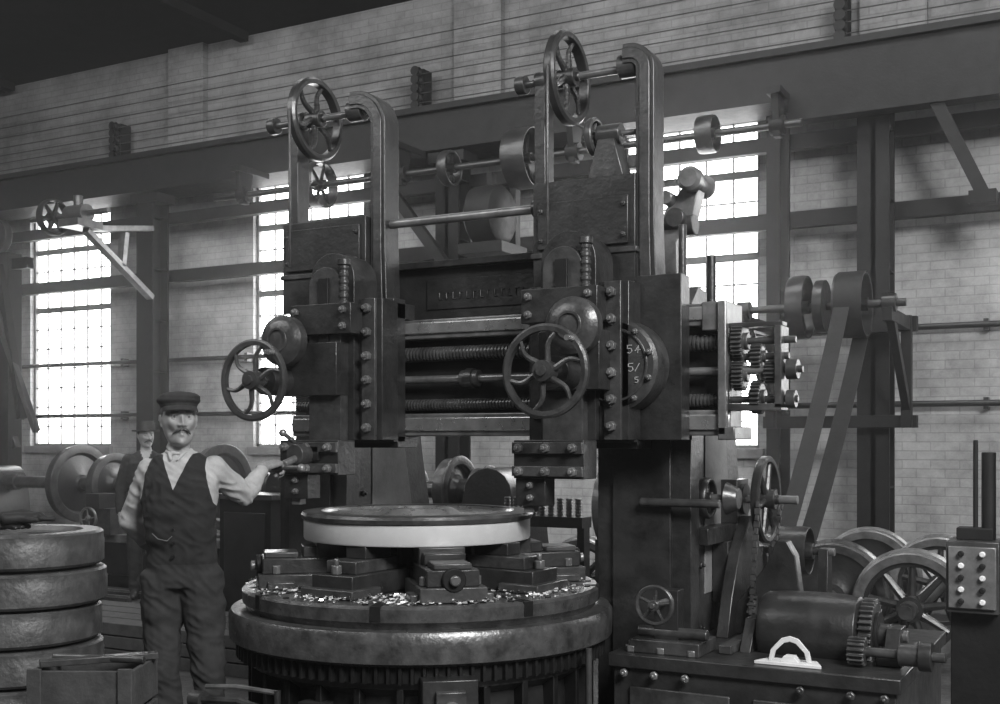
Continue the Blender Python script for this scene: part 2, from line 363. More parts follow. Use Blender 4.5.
def head(nm,xc,sx0,sx1,hwx,right):
    e=B(nm)
    e.box((sx0,4.86,1.49),(sx1,4.97,2.22),IRON)
    e.box((sx0+.02,4.84,1.60),(sx1-.02,4.87,2.10),IRON2)
    e.box((sx0,4.86,2.12),(sx1,5.06,2.2),IRON); e.box((sx0,4.9,1.46),(sx1,5.08,1.52),IRON)
    w=.135
    e.prism([(xc-w,1.50),(xc+w,1.50),(xc+w,2.30)]+arc(xc,2.30,w,0,PI,12)[1:],'Y',4.66,4.86,IRON)
    e.prism([(xc-w*.72,1.36),(xc+w*.72,1.36),(xc+w*.72,2.26)]+arc(xc,2.26,w*.72,0,PI,12)[1:],'Y',4.60,4.66,IRON2)
    e.box((xc-.03,4.585,1.9),(xc+.03,4.60,2.3),BLACK)
    e.screw('Z',(xc+.11,4.61,0),.024,2.15,2.36,IRON2,.03)
    e.disc('Z',(xc+.11,4.61,0),.032,2.36,2.39,IRON2,14)
    e.box((xc-w-.05,4.56,2.02),(xc+w+.05,4.66,2.17),IRON)
    for sx in (-1,1):
        for z in (2.055,2.135): e.bolt((xc+sx*.145,4.56,z),'Y',.019,.022,GREY)
    gx=xc+w+.0
    e.box((gx,4.70,1.50),(gx+.14,4.84,2.20),IRON); e.box((gx+.03,4.68,1.50),(gx+.11,4.70,2.2),IRON2)
    for k in range(6): e.bolt((gx+.07,4.68,1.56+.118*k),'Y',.023,.03,GREY)
    if right:
        cx=xc+.2; e.lathe([(0,4.70),(.19,4.70),(.205,4.715),(.205,4.86),(0,4.86)],'Y',(cx,0,1.83),IRON2,48)
        e.ring('Y',(cx,0,1.83),.155,.165,4.692,4.70,IRON2,48)
        for k in range(10):
            a=2*PI*k/10+.3; e.bolt((cx+.18*math.cos(a),4.70,1.83+.18*math.sin(a)),'Y',.014,.018,GREY)
        e.box((cx+.04,4.86,1.5),(cx+.26,4.97,2.24),IRON)
    bx=hwx+.06
    e.lathe([(0,4.44),(.085,4.44),(.105,4.455),(.125,4.47),(.125,4.52),(.105,4.54),(.06,4.56),(.06,4.70),(0,4.70)],'Y',(bx,0,1.99),IRON2,36)
    e.ring('Y',(bx,0,1.99),.05,.062,4.432,4.44,IRON2,30)
    e.box((min(bx-.09,xc-.1),4.56,1.72),(max(bx+.09,xc+.1),4.70,1.98),IRON)
    e.disc('Y',(hwx,0,1.79),.07,4.42,4.60,IRON,24)
    e.cyl((hwx,4.33,1.79),(hwx,4.62,1.79),.022,STEEL)
    e.box((xc-.20,4.52,1.33),(xc+.14,4.66,1.50),IRON); e.box((xc-.20,4.50,1.44),(xc+.14,4.52,1.49),IRON2); e.box((xc-.20,4.50,1.34),(xc+.14,4.52,1.385),IRON2)
    for sx in (-.16,-.03,.10):
        for z in (1.465,1.362): e.bolt((xc+sx,4.50,z),'Y',.021,.026,GREY)
    e.box((xc-.195,4.53,1.21),(xc-.05,4.63,1.33),IRON); e.box((xc-.165,4.55,1.178),(xc-.115,4.60,1.21),GREY)
    for z in (1.245,1.30): e.bolt((xc-.12,4.53,z),'Y',.016,.02,GREY)
    e.finish(MILL,.005)
    e=B(nm+'_handwheel'); e.wheel('Y',(hwx,4.34,1.79),.20,.032,.030,.045,6,IRON2,.22,.011,IRON2,.07)
    e.cyl((hwx+.13,4.335,1.79+.13),(hwx+.13,4.27,1.79+.13),.012,STEEL); e.finish(MILL,0)
head('tool_head_drive_side',-2.175,-2.47,-1.94,-2.13,True)
head('tool_head_operator_side',-3.475,-3.75,-3.24,-3.705,False)
def frame(nm,px0,px1,ulx,urx,topx,wx,sh0,sh1,pz):
    e=B(nm)
    e.box((px0,4.90,2.18),(px1,5.08,2.72 if pz else 2.66),IRON)
    e.box((px0+.03,4.885,2.4),(px1-.03,4.90,2.62),IRON)
    e.box((px0-.01,4.89,2.36),(px1+.01,5.09,2.385),IRON2)
    for sx in (px0+.05,px1-.05):
        for z in (2.44,2.58): e.bolt((sx,4.885,z),'Y',.013,.016,IRON2)
    e.box((ulx-.028,4.94,2.5),(ulx+.028,5.04,3.2),IRON); e.disc('X',(0,4.99,3.23),.05,ulx-.035,ulx+.035,IRON2,20)
    cr=urx-topx-.02; cr=max(.08,min(.16,cr)); zt=3.28
    cp=[(urx+.02,1.95),(urx+.005,2.2),(urx,2.5),(urx,3.0)]+[(urx-cr+cr*math.cos(t),zt-cr+cr*math.sin(t)) for t in [PI/2*i/8 for i in range(9)]]+[(topx-.015,zt)]
    wd=[.055,.050]+[.045]*(len(cp)-2); Lf=[];Rt=[]
    for i,(p,q) in enumerate(cp):
        a=cp[max(i-1,0)]; c=cp[min(i+1,len(cp)-1)]; d=Vector((c[0]-a[0],c[1]-a[1])).normalized(); n=Vector((-d.y,d.x))
        Lf.append((p+n.x*wd[i],q+n.y*wd[i])); Rt.append((p-n.x*wd[i],q-n.y*wd[i]))
    e.prism(Lf+Rt[::-1],'Y',4.93,5.06,IRON)
    e.prism([( (l[0]*.78+r[0]*.22),(l[1]*.78+r[1]*.22)) for l,r in zip(Lf,Rt)]+[((l[0]*.22+r[0]*.78),(l[1]*.22+r[1]*.78)) for l,r in zip(Lf,Rt)][::-1],'Y',4.922,4.93,IRON2)
    e.disc('X',(0,4.99,3.24),.055,topx-.05,topx+.04,IRON2,20)
    e.cyl((sh0,4.99,3.23),(sh1,4.99,3.23),.019,GREY); e.disc('X',(0,4.99,3.23),.045,sh0,sh0+.05,IRON2,16)
    e.wheel('X',(wx,4.99,3.23),.222,.055,.035,.045,6,IRON,.25,.014,IRON,.09)
    e.cyl((wx,4.77,3.23),(wx,4.77,2.4),.008,IRON2,seg=6)
    e.finish(MILL,.004)
frame('counterweight_frame_operator_side',-3.98,-3.44,-3.94,-3.385,-3.55,-3.83,-4.14,-3.5,False)
frame('counterweight_frame_drive_side',-2.47,-1.95,-2.455,-1.915,-2.01,-2.33,-2.60,-1.93,True)
b=B('top_tie_rod'); b.cyl((-3.44,4.99,2.62),(-2.47,4.99,2.62),.023,GREY); b.cyl((-3.44,4.99,2.62),(-3.40,4.99,2.62),.04,IRON); b.cyl((-2.51,4.99,2.62),(-2.47,4.99,2.62),.04,IRON); b.finish(MILL,0)
b=B('top_drive_bracket')
b.prism([(-2.2,2.72),(-2.02,2.72),(-2.07,2.90),(-2.15,2.90)],'Y',4.93,5.05,IRON2); b.disc('X',(0,4.99,2.93),.05,-2.17,-2.05,IRON2,20); b.wheel('X',(-2.19,4.99,2.93),.09,.04,.02,.03,5,IRON2)
b.cyl((-2.25,4.99,2.93),(-1.98,4.99,2.93),.014,GREY)
b.prism([(-2.12,2.2),(-1.98,2.2),(-1.99,2.5),(-1.90,2.64),(-1.87,2.76),(-1.93,2.80),(-2.04,2.68),(-2.12,2.5)],'Y',5.55,5.66,GREY)
b.lathe([(0,5.45),(.045,5.45),(.062,5.47),(.062,5.52),(.045,5.54),(.045,5.66),(.06,5.68),(.06,5.72),(0,5.72)],'Y',(-1.89,0,2.80),GREY,24)
b.lathe([(0,5.48),(.035,5.48),(.035,5.7),(0,5.7)],'Y',(-2.02,0,2.72),GREY,20)
b.disc('X',(0,5.6,2.60),.06,-2.13,-1.90,IRON2,20); b.lathe([(0,5.5),(.05,5.5),(.05,5.55),(0,5.55)],'Y',(-1.98,0,2.62),IRON2,20)
b.cyl((-1.9,5.4,2.14),(-1.9,5.4,2.56),.02,IRON2); b.cyl((-1.72,5.3,1.9),(-1.72,5.3,2.38),.022,IRON)
b.finish(MILL,.004)
b=B('feed_lever')
b.disc('Y',(-3.52,0,1.43),.05,4.42,4.53,IRON2,20); b.cyl((-3.52,4.50,1.43),(-3.52,4.34,1.385),.018,GREY)
b.cyl((-3.64,4.345,1.367),(-3.42,4.345,1.367),.014,IRON2); b.sph((-3.42,4.345,1.367),.021,GREY); b.sph((-3.64,4.345,1.367),.021,GREY)
b.box((-3.66,4.5,1.40),(-3.44,4.56,1.47),IRON)
b.cyl((-3.60,4.52,1.49),(-3.60,4.44,1.53),.012,GREY); b.sph((-3.60,4.43,1.535),.02,GREY)
b.finish(MILL,.003)
b=B('side_drive_gearing')
b.wheel('X',(-1.58,5.75,1.20),.22,.045,.03,.05,6,IRON,0,.014,IRON,.1)
b.cyl((-1.79,5.75,1.20),(-1.42,5.75,1.20),.022,GREY); b.cyl((-1.98,5.05,1.21),(-1.60,5.05,1.21),.02,IRON2)
b.disc('X',(0,5.75,1.2),.08,-1.80,-1.68,IRON,24); b.box((-1.80,5.65,1.08),(-1.70,5.85,1.3),IRON)
b.wheel('X',(-1.76,5.35,1.22),.10,.05,.02,.03,5,IRON); b.cyl((-1.8,5.35,1.22),(-1.66,5.35,1.22),.02,GREY)
b.lathe([(0,-1.66),(.08,-1.66),(.05,-1.60),(0,-1.60)],'X',(0,5.35,1.22),IRON2,20)
b.box((-1.79,5.25,1.0),(-1.72,5.9,1.08),IRON); b.box((-1.78,5.5,.7),(-1.70,5.7,1.0),IRON)
b.finish(MILL,.003)
b=B('drive_chain')
for side in (-1,1):
    y=5.75+side*.22; P0=Vector((-1.56,y,1.2)); P1=Vector((-1.56,5.55+side*.14,.66)); n=17
    for i in range(n):
        p=P0.lerp(P1,i/n); q=P0.lerp(P1,(i+.9)/n)
        b.beam(p,q,.026 if i%2 else .014,.014 if i%2 else .028,IRON2,(0,1,0))
b.gear('X',(0,5.55,.66),.15,-1.58,-1.54,26,IRON2)
b.finish(MILL,0)
b=B('gearbox_bed')
b.box((-1.98,4.72,0),(-.78,6.0,.52),IRON); b.box((-2.0,4.70,.50),(-.76,6.02,.56),IRON)
b.box((-1.9,4.705,.12),(-1.45,4.72,.42),IRON2); b.box((-1.35,4.705,.12),(-.9,4.72,.42),IRON2)
b.prism([(-1.74,.56),(-1.30,.56),(-1.33,.72),(-1.36,.95),(-1.40,1.02),(-1.45,1.02),(-1.50,.90),(-1.62,.74)],'Y',5.45,5.53,IRON)
b.prism([(5.3,.56),(5.95,.56),(5.9,.9),(5.7,1.12),(5.5,.95),(5.38,.75)],'X',-1.70,-1.64,IRON)
for x in (-1.92,-1.78,-1.64): b.bolt((x,4.78,.56),'Z',.03,.03,GREY,1); b.bolt((x,4.70,.48),'Y',.02,.02,GREY)
b.box((-1.92,4.76,.56),(-1.6,5.0,.62),IRON2); b.cyl((-1.9,4.82,.65),(-1.58,4.82,.65),.025,IRON2)
for x in (-1.15,-.95,-.82): b.bolt((x,4.70,.48),'Y',.02,.02,IRON2)
b.box((-1.56,4.9,.56),(-1.5,5.35,.60),IRON2); b.box((-.9,4.95,.56),(-.80,5.4,.60),IRON2)
b.finish(MILL,.006)
b=B('drive_drum'); dc=(0,5.14,.66)
b.lathe([(0,-1.42),(.145,-1.42),(.158,-1.40),(.166,-1.32),(.168,-1.2),(.166,-1.08),(.158,-1.0),(.14,-.99),(0,-.99)],'X',dc,IRON,48)
b.gear('X',dc,.155,-.985,-.93,34,IRON2,.02); b.disc('X',dc,.10,-.93,-.915,BLACK,30); b.disc('X',dc,.05,-.93,-.87,IRON2,20); b.cyl((-1.5,5.14,.66),(-.8,5.14,.66),.026,GREY)
b.prism([(4.98,.56),(5.28,.56),(5.2,.70),(5.08,.70)],'X',-.88,-.82,IRON)
b.prism([(4.98,.56),(5.28,.56),(5.2,.70),(5.08,.70)],'X',-1.49,-1.44,IRON)
b.gear('X',(0,4.90,.625),.06,-1.0,-.93,16,IRON2,.012)
b.cyl((-1.0,4.9,.625),(-.62,4.9,.625),.020,IRON2); b.disc('X',(0,4.9,.625),.045,-.80,-.72,IRON2,20); b.disc('X',(0,4.9,.625),.06,-.72,-.67,IRON,20)
b.finish(MILL,.004)
b=B('small_handwheel'); b.wheel('Y',(-1.765,4.66,.79),.088,.022,.016,.024,5,IRON2,0,.008,IRON2,.05)
b.cyl((-1.765,4.66,.79),(-1.765,4.9,.79),.014,GREY); b.box((-1.82,4.80,.56),(-1.71,4.88,.84),IRON); b.finish(MILL,.002)
b=B('foot_levers')
b.tube([(-3.38,3.62,.42),(-3.15,3.60,.44),(-2.95,3.62,.40),(-2.35,3.66,.42)],.016,IRON2)
b.cyl((-3.42,3.62,.42),(-3.36,3.62,.42),.035,IRON2); b.cyl((-2.9,3.62,.405),(-2.9,3.80,.405),.02,IRON); b.box((-2.96,3.74,0),(-2.84,3.82,.43),IRON)
b.tube([(-3.40,3.68,.46),(-3.25,3.70,.47),(-3.05,3.72,.46)],.011,GREY); b.cyl((-3.05,3.72,0),(-3.05,3.72,.47),.014,IRON)
b.cyl((-1.98,4.45,0),(-1.98,4.45,.62),.014,IRON2)
b.finish(MILL,0)
b=B('chalk_figures')
def stroke(pts,ox,oz,s_=1.):
    for (x0,z0),(x1,z1) in zip(pts[:-1],pts[1:]): b.beam((ox+x0*s_,4.697,oz+z0*s_),(ox+x1*s_,4.697,oz+z1*s_),.003,.0028,CHALK,(0,1,0))
five=[(.03,.05),(0,.05),(0,.03),(.025,.028),(.03,.012),(.015,0),(0,.005)]
for ox,oz in ((-1.905,1.88),(-1.90,1.80)): stroke(five,ox,oz,.7)
stroke([(0,.02),(.02,.03)],-1.87,1.87); stroke([(0,0),(.03,.05)],-1.87,1.80,.7); stroke(five,-1.87,1.75,.5); stroke([(.01,0),(.02,.05),(0,.02),(.03,.02)],-1.865,1.88,.7)
b.finish(MILL,0)

b=B('pale_gauge_plate')
b.prism([(-1.36,4.76),(-1.08,4.76),(-1.12,4.86),(-1.32,4.86)],'Z',.561,.575,PLATE)
hoop=[(-1.31,.575),(-1.30,.62),(-1.255,.67),(-1.22,.68),(-1.185,.67),(-1.14,.62),(-1.13,.575)]
hin=[(-1.15,.575),(-1.16,.615),(-1.195,.65),(-1.22,.657),(-1.245,.65),(-1.28,.615),(-1.29,.575)]
b.prism(hoop+hin,'Y',4.80,4.812,PLATE); b.prism([(-1.26,.575),(-1.18,.575),(-1.20,.60),(-1.24,.60)],'Y',4.78,4.83,PLATE)
b.finish(None,.002)

b=B('electric_controller_pillar')
b.box((-.62,5.05,0),(-.40,5.2,.80),BLACK); b.box((-.66,5.0,0),(-.36,5.24,.05),BLACK)
b.box((-.63,4.98,.80),(-.43,5.2,1.09),IRON2); b.box((-.62,4.965,.82),(-.44,4.98,1.07),GREY)
for i in range(5):
    for j in range(2): b.disc('Y',(-.57+j*.08,0,.85+.048*i),.012,4.945,4.965,PLATE if (i+j)%2 else BLACK,14)
b.cyl((-.53,5.1,1.09),(-.53,5.1,1.50),.010,BLACK); b.cyl((-.48,5.1,1.09),(-.48,5.1,1.45),.028,BLACK)
b.box((-.6,5.06,1.09),(-.46,5.16,1.14),BLACK); b.box((-.43,5.05,0),(-.38,5.2,1.5),BLACK)
b.finish(None,.004)

# ---------------------------------------------------------------- countershaft + belts
cy=8.9; cz=2.52; bx=-1.79
BD=empty('overhead_belt_drive',(-1.8,8.0,0))
b=B('countershaft')
b.cyl((-2.75,cy,cz),(-1.40,cy,cz),.030,IRON2)
b.wheel('X',(-2.18,cy,cz),.245,.13,.014,.05,6,BLACK,0,.014,IRON,.15)
b.wheel('X',(bx,cy,cz),.245,.22,.014,.05,6,BLACK,0,.014,IRON,.24); b.disc('X',(0,cy,cz),.20,-2.05,-1.98,IRON,28)
for x in (-2.62,-1.52):
    b.disc('X',(0,cy,cz),.07,x-.05,x+.05,IRON,18)
    b.beam((x,cy-.10,cz-.09),(x,9.72,cz-.09),.07,.10,BLACK); b.beam((x,cy+.05,cz-.10),(x,9.72,1.72),.06,.08,BLACK); b.box((x-.04,9.64,1.60),(x+.04,9.72,2.5),BLACK)
b.box((-2.7,9.72,2.38),(-1.45,9.81,2.50),BLACK); b.box((-2.7,9.72,1.60),(-1.45,9.81,1.70),BLACK)
b.finish(BD,.003)
b=B('drive_belts'); ly2,lz2,lr=7.1,.82,.15
b.belt((bx-.03,cy-.243,cz-.04),(bx-.03,ly2-lr-.005,lz2+.03),.115,.05,LEATHER)
b.belt((bx+.05,cy+.243,cz-.04),(bx+.05,ly2+lr+.005,lz2+.03),.115,.07,LEATHER)
b.ring('X',(0,cy,cz),.244,.251,bx-.09,bx+.11,LEATHER,40)
b.finish(BD,0)
b=B('belt_pulley_stand'); b.wheel('X',(bx,ly2,lz2),lr,.22,.015,.05,6,IRON); b.cyl((bx-.26,ly2,lz2),(bx+.26,ly2,lz2),.025,GREY)
for x in (bx-.2,bx+.2): b.prism([(ly2-.12,0),(ly2+.12,0),(ly2+.05,lz2+.02),(ly2-.05,lz2+.02)],'X',x-.03,x+.03,IRON)
b.finish(BD,.003)
LS=empty('overhead_line_shaft',(-5,9.4,0))
b=B('line_shaft'); ly,lz=9.45,4.10
b.cyl((-8.6,ly,lz),(-2.3,ly,lz),.032,IRON)
for x,R,w in ((-5.66,.17,.1),(-4.85,.28,.24),(-4.0,.2,.2),(-7.2,.24,.12),(-3.1,.16,.15)): b.wheel('X',(x,ly,lz),R,w,.018,.05,6,BLACK,0,.015,IRON,.14)
for x in (-8.2,-6.2,-4.35,-2.5):
    b.disc('X',(0,ly,lz),.08,x-.06,x+.06,BLACK,18)
    b.prism([(ly-.05,lz-.1),(ly+.05,lz-.1),(ly+.12,4.38),(ly-.12,4.38)],'X',x-.03,x+.03,BLACK)
    b.box((x-.06,ly-.15,4.33),(x+.06,9.79,4.39),BLACK)
b.finish(LS,.003)
b=B('motor_drum'); b.lathe([(0,-5.25),(.2,-5.25),(.27,-5.2),(.27,-4.95),(.2,-4.9),(0,-4.9)],'X',(0,9.2,3.55),BLACK,32); b.box((-5.3,9.0,3.18),(-4.85,9.5,3.28),BLACK)
for x in (-5.2,-4.95): b.box((x-.03,9.4,3.2),(x+.03,9.5,4.0),BLACK); b.box((x-.03,9.4,3.18),(x+.03,9.81,3.24),BLACK)
b.finish(LS,.004)
b=B('wall_shaft_bracket')
for (p,q) in (((-9.9,9.8,3.95),(-9.9,8.85,3.80)),((-9.9,9.8,3.15),(-9.9,8.85,3.78)),((-9.9,9.78,3.95),(-9.9,9.78,3.10)),((-9.9,9.35,3.45),(-9.9,9.4,3.84))):
    b.beam(p,q,.10,.06,GREY)
b.box((-10.1,8.65,3.80),(-9.8,9.0,3.88),IRON2); b.disc('X',(0,8.8,3.95),.10,-10.1,-9.82,IRON2,20); b.cyl((-10.7,8.8,3.95),(-9.5,8.8,3.95),.03,IRON2)
b.wheel('X',(-10.35,8.8,3.95),.20,.1,.02,.06,6,BLACK); b.disc('Z',(-9.96,8.8,0),.05,4.0,4.15,IRON2,12)
b.finish(None,.003)
b=B('roof_strut')
b.box((-2.45,9.58,4.16),(4.9,9.76,4.39),BLACK)
b.beam((-1.30,9.67,4.2),(-.95,9.67,3.42),.12,.10,BLACK); b.box((-1.05,9.6,3.34),(-.85,9.75,3.44),BLACK); b.beam((-.92,9.67,4.2),(-.92,9.67,3.4),.06,.06,BLACK)
b.finish(None,0)
b=B('hanging_chain'); b.cyl((-.75,9.5,2.5),(-.75,9.5,4.3),.014,WIRE,seg=6); b.box((-.77,9.48,4.28),(-.73,9.58,4.32),WIRE); b.lathe([(0,-.05),(.04,0),(.02,.08),(0,.1)],'Z',(-.75,9.5,2.45),WIRE,12); b.finish(None,0)
b=B('wall_post'); b.box((-2.78,10.12,0),(-2.58,10.17,4.38),BLACK); b.box((-2.71,10.07,0),(-2.65,10.12,4.38),BLACK); b.finish(None,0)
b=B('slanting_brace'); b.beam((-6.55,9.6,4.15),(-5.55,9.6,2.9),.08,.10,BLACK); b.box((-5.6,9.55,2.8),(-5.45,9.78,2.95),BLACK); b.finish(None,0)
b=B('wall_jib_crane')
x=-11.85
b.box((x-.13,9.3,0),(x+.13,9.5,3.75),BLACK); b.beam((x,9.3,3.6),(x+.5,9.2,1.75),.09,.09,BLACK); b.beam((x-.3,9.25,3.6),(x+.75,9.2,1.6),.07,.07,IRON)
b.beam((x-.5,9.4,2.9),(x+.15,9.4,1.4),.08,.08,BLACK); b.disc('Y',(x-.05,0,3.95),.20,9.25,9.35,IRON,26); b.disc('Y',(x-.05,0,3.95),.06,9.15,9.25,IRON,14)
b.box((x-.6,9.35,3.55),(x+.4,9.45,3.68),BLACK)
b.finish(None,.004)

# ---------------------------------------------------------------- railway wheels
def tyre_wheel(b,ax,c,R,mt,rim,spokes=0,sgn=1):
    t=.06*R/.375
    b.lathe([(R-t*1.1,-.055),(R-.012,-.06),(R,-.05),(R+.002,.035),(R+.022,.045),(R+.022,.062),(R,.066),(R-t*1.1,.062),(R-t*1.1,-.055)],ax,c,rim,48)
    if spokes:
        f=amap(ax); b.disc(ax,c,.085,-.09,.09,mt,24); b.disc(ax,c,.045,-.11,.11,GREY,16); cc=Vector(c)
        for i in range(spokes):
            a=2*PI*i/spokes+.15; p=cc+f(.07*math.cos(a),.07*math.sin(a),0); q=cc+f((R-t)*math.cos(a),(R-t)*math.sin(a),0); b.cyl(p,q,.030,mt,.020,8)
        b.lathe([(R-t*1.6,-.03),(R-t,-.035),(R-t,.035),(R-t*1.6,.03),(R-t*1.6,-.03)],ax,c,mt,48)
    else:
        b.lathe([(0,-.09),(.08,-.09),(.095,-.05),(R*.5,-.015),(R-t*1.5,-.03),(R-t,-.05),(R-t,.05),(R-t*1.5,.02),(R*.5,.03),(.095,.06),(.08,.09),(0,.09)],ax,c,mt,48)
        b.disc(ax,c,.05,-.12,.12,GREY,16)
def wheelset(x,y,R,sp,L=1.35):
    b=B('railway_wheelset')
    tyre_wheel(b,'Y',(x,y,R+.022),R,IRON,GREY if sp else TABLE,sp); tyre_wheel(b,'Y',(x,y+L,R+.022),R,IRON,GREY,sp)
    b.cyl((x,y-.22,R+.022),(x,y+L+.12,R+.022),.06,IRON2,seg=20); b.cyl((x,y-.24,R+.022),(x,y-.22,R+.022),.045,IRON2)
    b.finish(None,0)
wheelset(-1.78,8.20,.38,0,1.3); wheelset(-1.22,7.95,.37,9,1.35); wheelset(-.66,8.4,.37,10,1.25); wheelset(-2.45,8.35,.35,10,1.3)
wheelset(-3.95,8.75,.33,10,1.2)
b=B('railway_wheel')
tyre_wheel(b,'X',(-3.40,8.15,1.0),.34,IRON,IRON2,10); b.box((-3.50,7.98,0),(-3.30,8.32,.62),IRON); b.box((-3.50,7.98,.62),(-3.47,8.32,.75),IRON); b.finish(None,0)
b=B('railway_wheel'); tyre_wheel(b,'Y',(.13,8.0,.382),.36,IRON,GREY,10); b.cyl((.13,7.9,.38),(.13,8.1,.38),.05,BLACK); b.finish(None,0)
def lathe_machine(x0,x1,y,wheels,zc):
    b=B('wheel_lathe')
    b.box((x0,y-.35,.0),(x1,y+.35,.12),BLACK); b.box((x0+.05,y-.28,.12),(x1-.05,y+.28,.45),IRON); b.box((x0,y-.32,.45),(x1,y-.14,.53),GREY); b.box((x0,y+.14,.45),(x1,y+.32,.53),GREY)
    for xa in (x0+.05,x1-.6):
        b.prism([(xa,.53),(xa+.55,.53),(xa+.5,.95)]+arc(xa+.275,zc-.02,.2,0,PI,8)+[(xa+.05,.95)],'Y',y-.25,y+.25,IRON)
        b.disc('X',(0,y,zc),.09,xa-.08,xa+.64,IRON2,20)
    b.cyl((x0+.5,y,zc),(x1-.5,y,zc),.065,IRON2,seg=18)
    for xw,R,rim in wheels: tyre_wheel(b,'X',(xw,y,zc),R,IRON,rim,0)
    xm=(x0+x1)/2
    b.box((xm-.2,y-.4,.53),(xm+.2,y-.1,.8),IRON2); b.box((xm-.1,y-.45,.8),(xm+.1,y-.2,.95),IRON); b.wheel('Y',(xm,y-.5,.7),.12,.03,.02,.03,4,GREY)
    b.finish(None,.004)
lathe_machine(-11.6,-6.9,8.8,((-9.96,.40,IRON2),(-9.45,.31,IRON2),(-7.95,.41,IRON2)),1.03)
lathe_machine(-6.2,-3.7,7.5,((-4.85,.17,GREY),(-4.45,.24,IRON2),(-4.20,.17,IRON2)),1.12)
b=B('screw_rack')
for i in range(9): b.screw('Z',(-3.62+i*.065,6.8,0),.022,1.0,1.12,GREY,.02)
b.box((-3.66,6.75,.93),(-3.05,6.9,1.0),IRON); b.box((-3.66,6.78,0),(-3.61,6.87,.93),IRON); b.box((-3.10,6.78,0),(-3.05,6.87,.93),IRON)
b.finish(None,0)
b=B('drilling_pillar'); b.cyl((-6.55,7.0,0),(-6.55,7.0,1.1),.09,IRON,seg=20); b.disc('Z',(-6.55,7.0,0),.22,0,.06,IRON,24); b.disc('Z',(-6.55,7.0,0),.18,1.1,1.14,IRON2,24)
b.cyl((-6.55,7.0,1.14),(-6.55,7.0,1.3),.035,IRON2); b.box((-6.62,6.85,1.22),(-6.48,7.1,1.32),IRON); b.finish(None,.004)
b=B('iron_cabinet'); b.box((-6.1,6.75,0),(-5.6,7.1,1.05),BLACK); b.box((-6.05,6.74,.1),(-5.65,6.75,.95),IRON); b.box((-6.15,6.7,1.05),(-5.55,7.1,1.09),IRON2); b.finish(None,.004)

# ---------------------------------------------------------------- left foreground
b=B('tyre_stack'); sc=(-4.24,3.42,0); z=0
for i in range(7):
    dx=random.uniform(-.018,.018); dy=random.uniform(-.01,.01); h=.146; R=.362+random.uniform(-.008,.008); c=(sc[0]+dx,sc[1]+dy,z)
    b.lathe([(.20,.01),(.30,0),(R-.012,0),(R,.012),(R,.10),(R-.004,.108),(R-.003,h-.010),(R-.014,h),(.27,h),(.255,h-.02),(.20,h-.025),(.20,.01)],'Z',c,TYRE,64)
    b.disc('Z',c,.30,h-.01,h+.015,BLACK,24) if i<6 else None
    z+=h+.014
b.disc('Z',sc,.20,0,z-.05,BLACK,24)
b.finish(None,0)
STACKTOP=z-.014
b=B('wooden_crate'); M=Matrix.Translation((-3.44,3.12,0))@Matrix.Rotation(math.radians(28),4,'Z')@Matrix.Diagonal((.88,.9,1.10,1))
for z in (0,.15,.30,.45): b.box((-.22,-.17,z+.005),(.22,-.15,z+.14),WOOD,M); b.box((-.22,.15,z+.005),(.22,.17,z+.14),WOOD,M); b.box((-.22,-.15,z+.005),(-.20,.15,z+.14),WOOD,M); b.box((.20,-.15,z+.005),(.22,.15,z+.14),WOOD,M)
b.box((-.2,-.15,.02),(.2,.15,.50),BLACK,M)
for sx in (-.19,.19): b.box((sx-.03,-.185,0),(sx+.03,-.17,.6),WOOD,M)
b.beam(M@Vector((-.2,-.1,.605)),M@Vector((.24,.1,.605)),.05,.025,IRON2); b.cyl(M@Vector((-.2,.05,.605)),M@Vector((.22,-.02,.605)),.014,IRON2)
for k in range(14):
    p=Vector((random.uniform(-.15,.15),random.uniform(-.1,.1),.51)); r=random.uniform(.025,.05)
    b.lathe([(r*.5,0),(r,0),(r,.03),(r*.5,.03),(r*.5,0)],'Z',tuple(p),IRON2,12,M)
b.finish(None,.003)
b=B('timber_plank_stack')
for k in range(3):
    for j in range(4): 
        x=-7.2+random.uniform(-.05,.05); b.box((x,5.60+j*.2,k*.09+.0),(x+2.6+random.uniform(-.2,.1),5.78+j*.2,k*.09+.08),WOOD)
b.finish(None,.004)
b=B('floor_rails')
for y in (7.65,7.95): b.box((-16,y-.03,0),(-8,y+.03,.05),IRON2); b.box((-16,y-.015,.05),(-8,y+.015,.07),GREY)
b.finish(None,0)
b=B('scrap_castings')
for i in range(30):
    x=random.uniform(-9.3,-7.1); y=random.uniform(6.5,7.4) ; r=random.uniform(.05,.13)
    if random.random()<.5: b.lathe([(r*.5,0),(r,0),(r,.05),(r*.5,.05),(r*.5,0)],'Z',(x,y,0),TYRE,16)
    else: b.box((x,y,0),(x+r*2,y+r,r*.8),IRON2)
b.finish(None,.003)

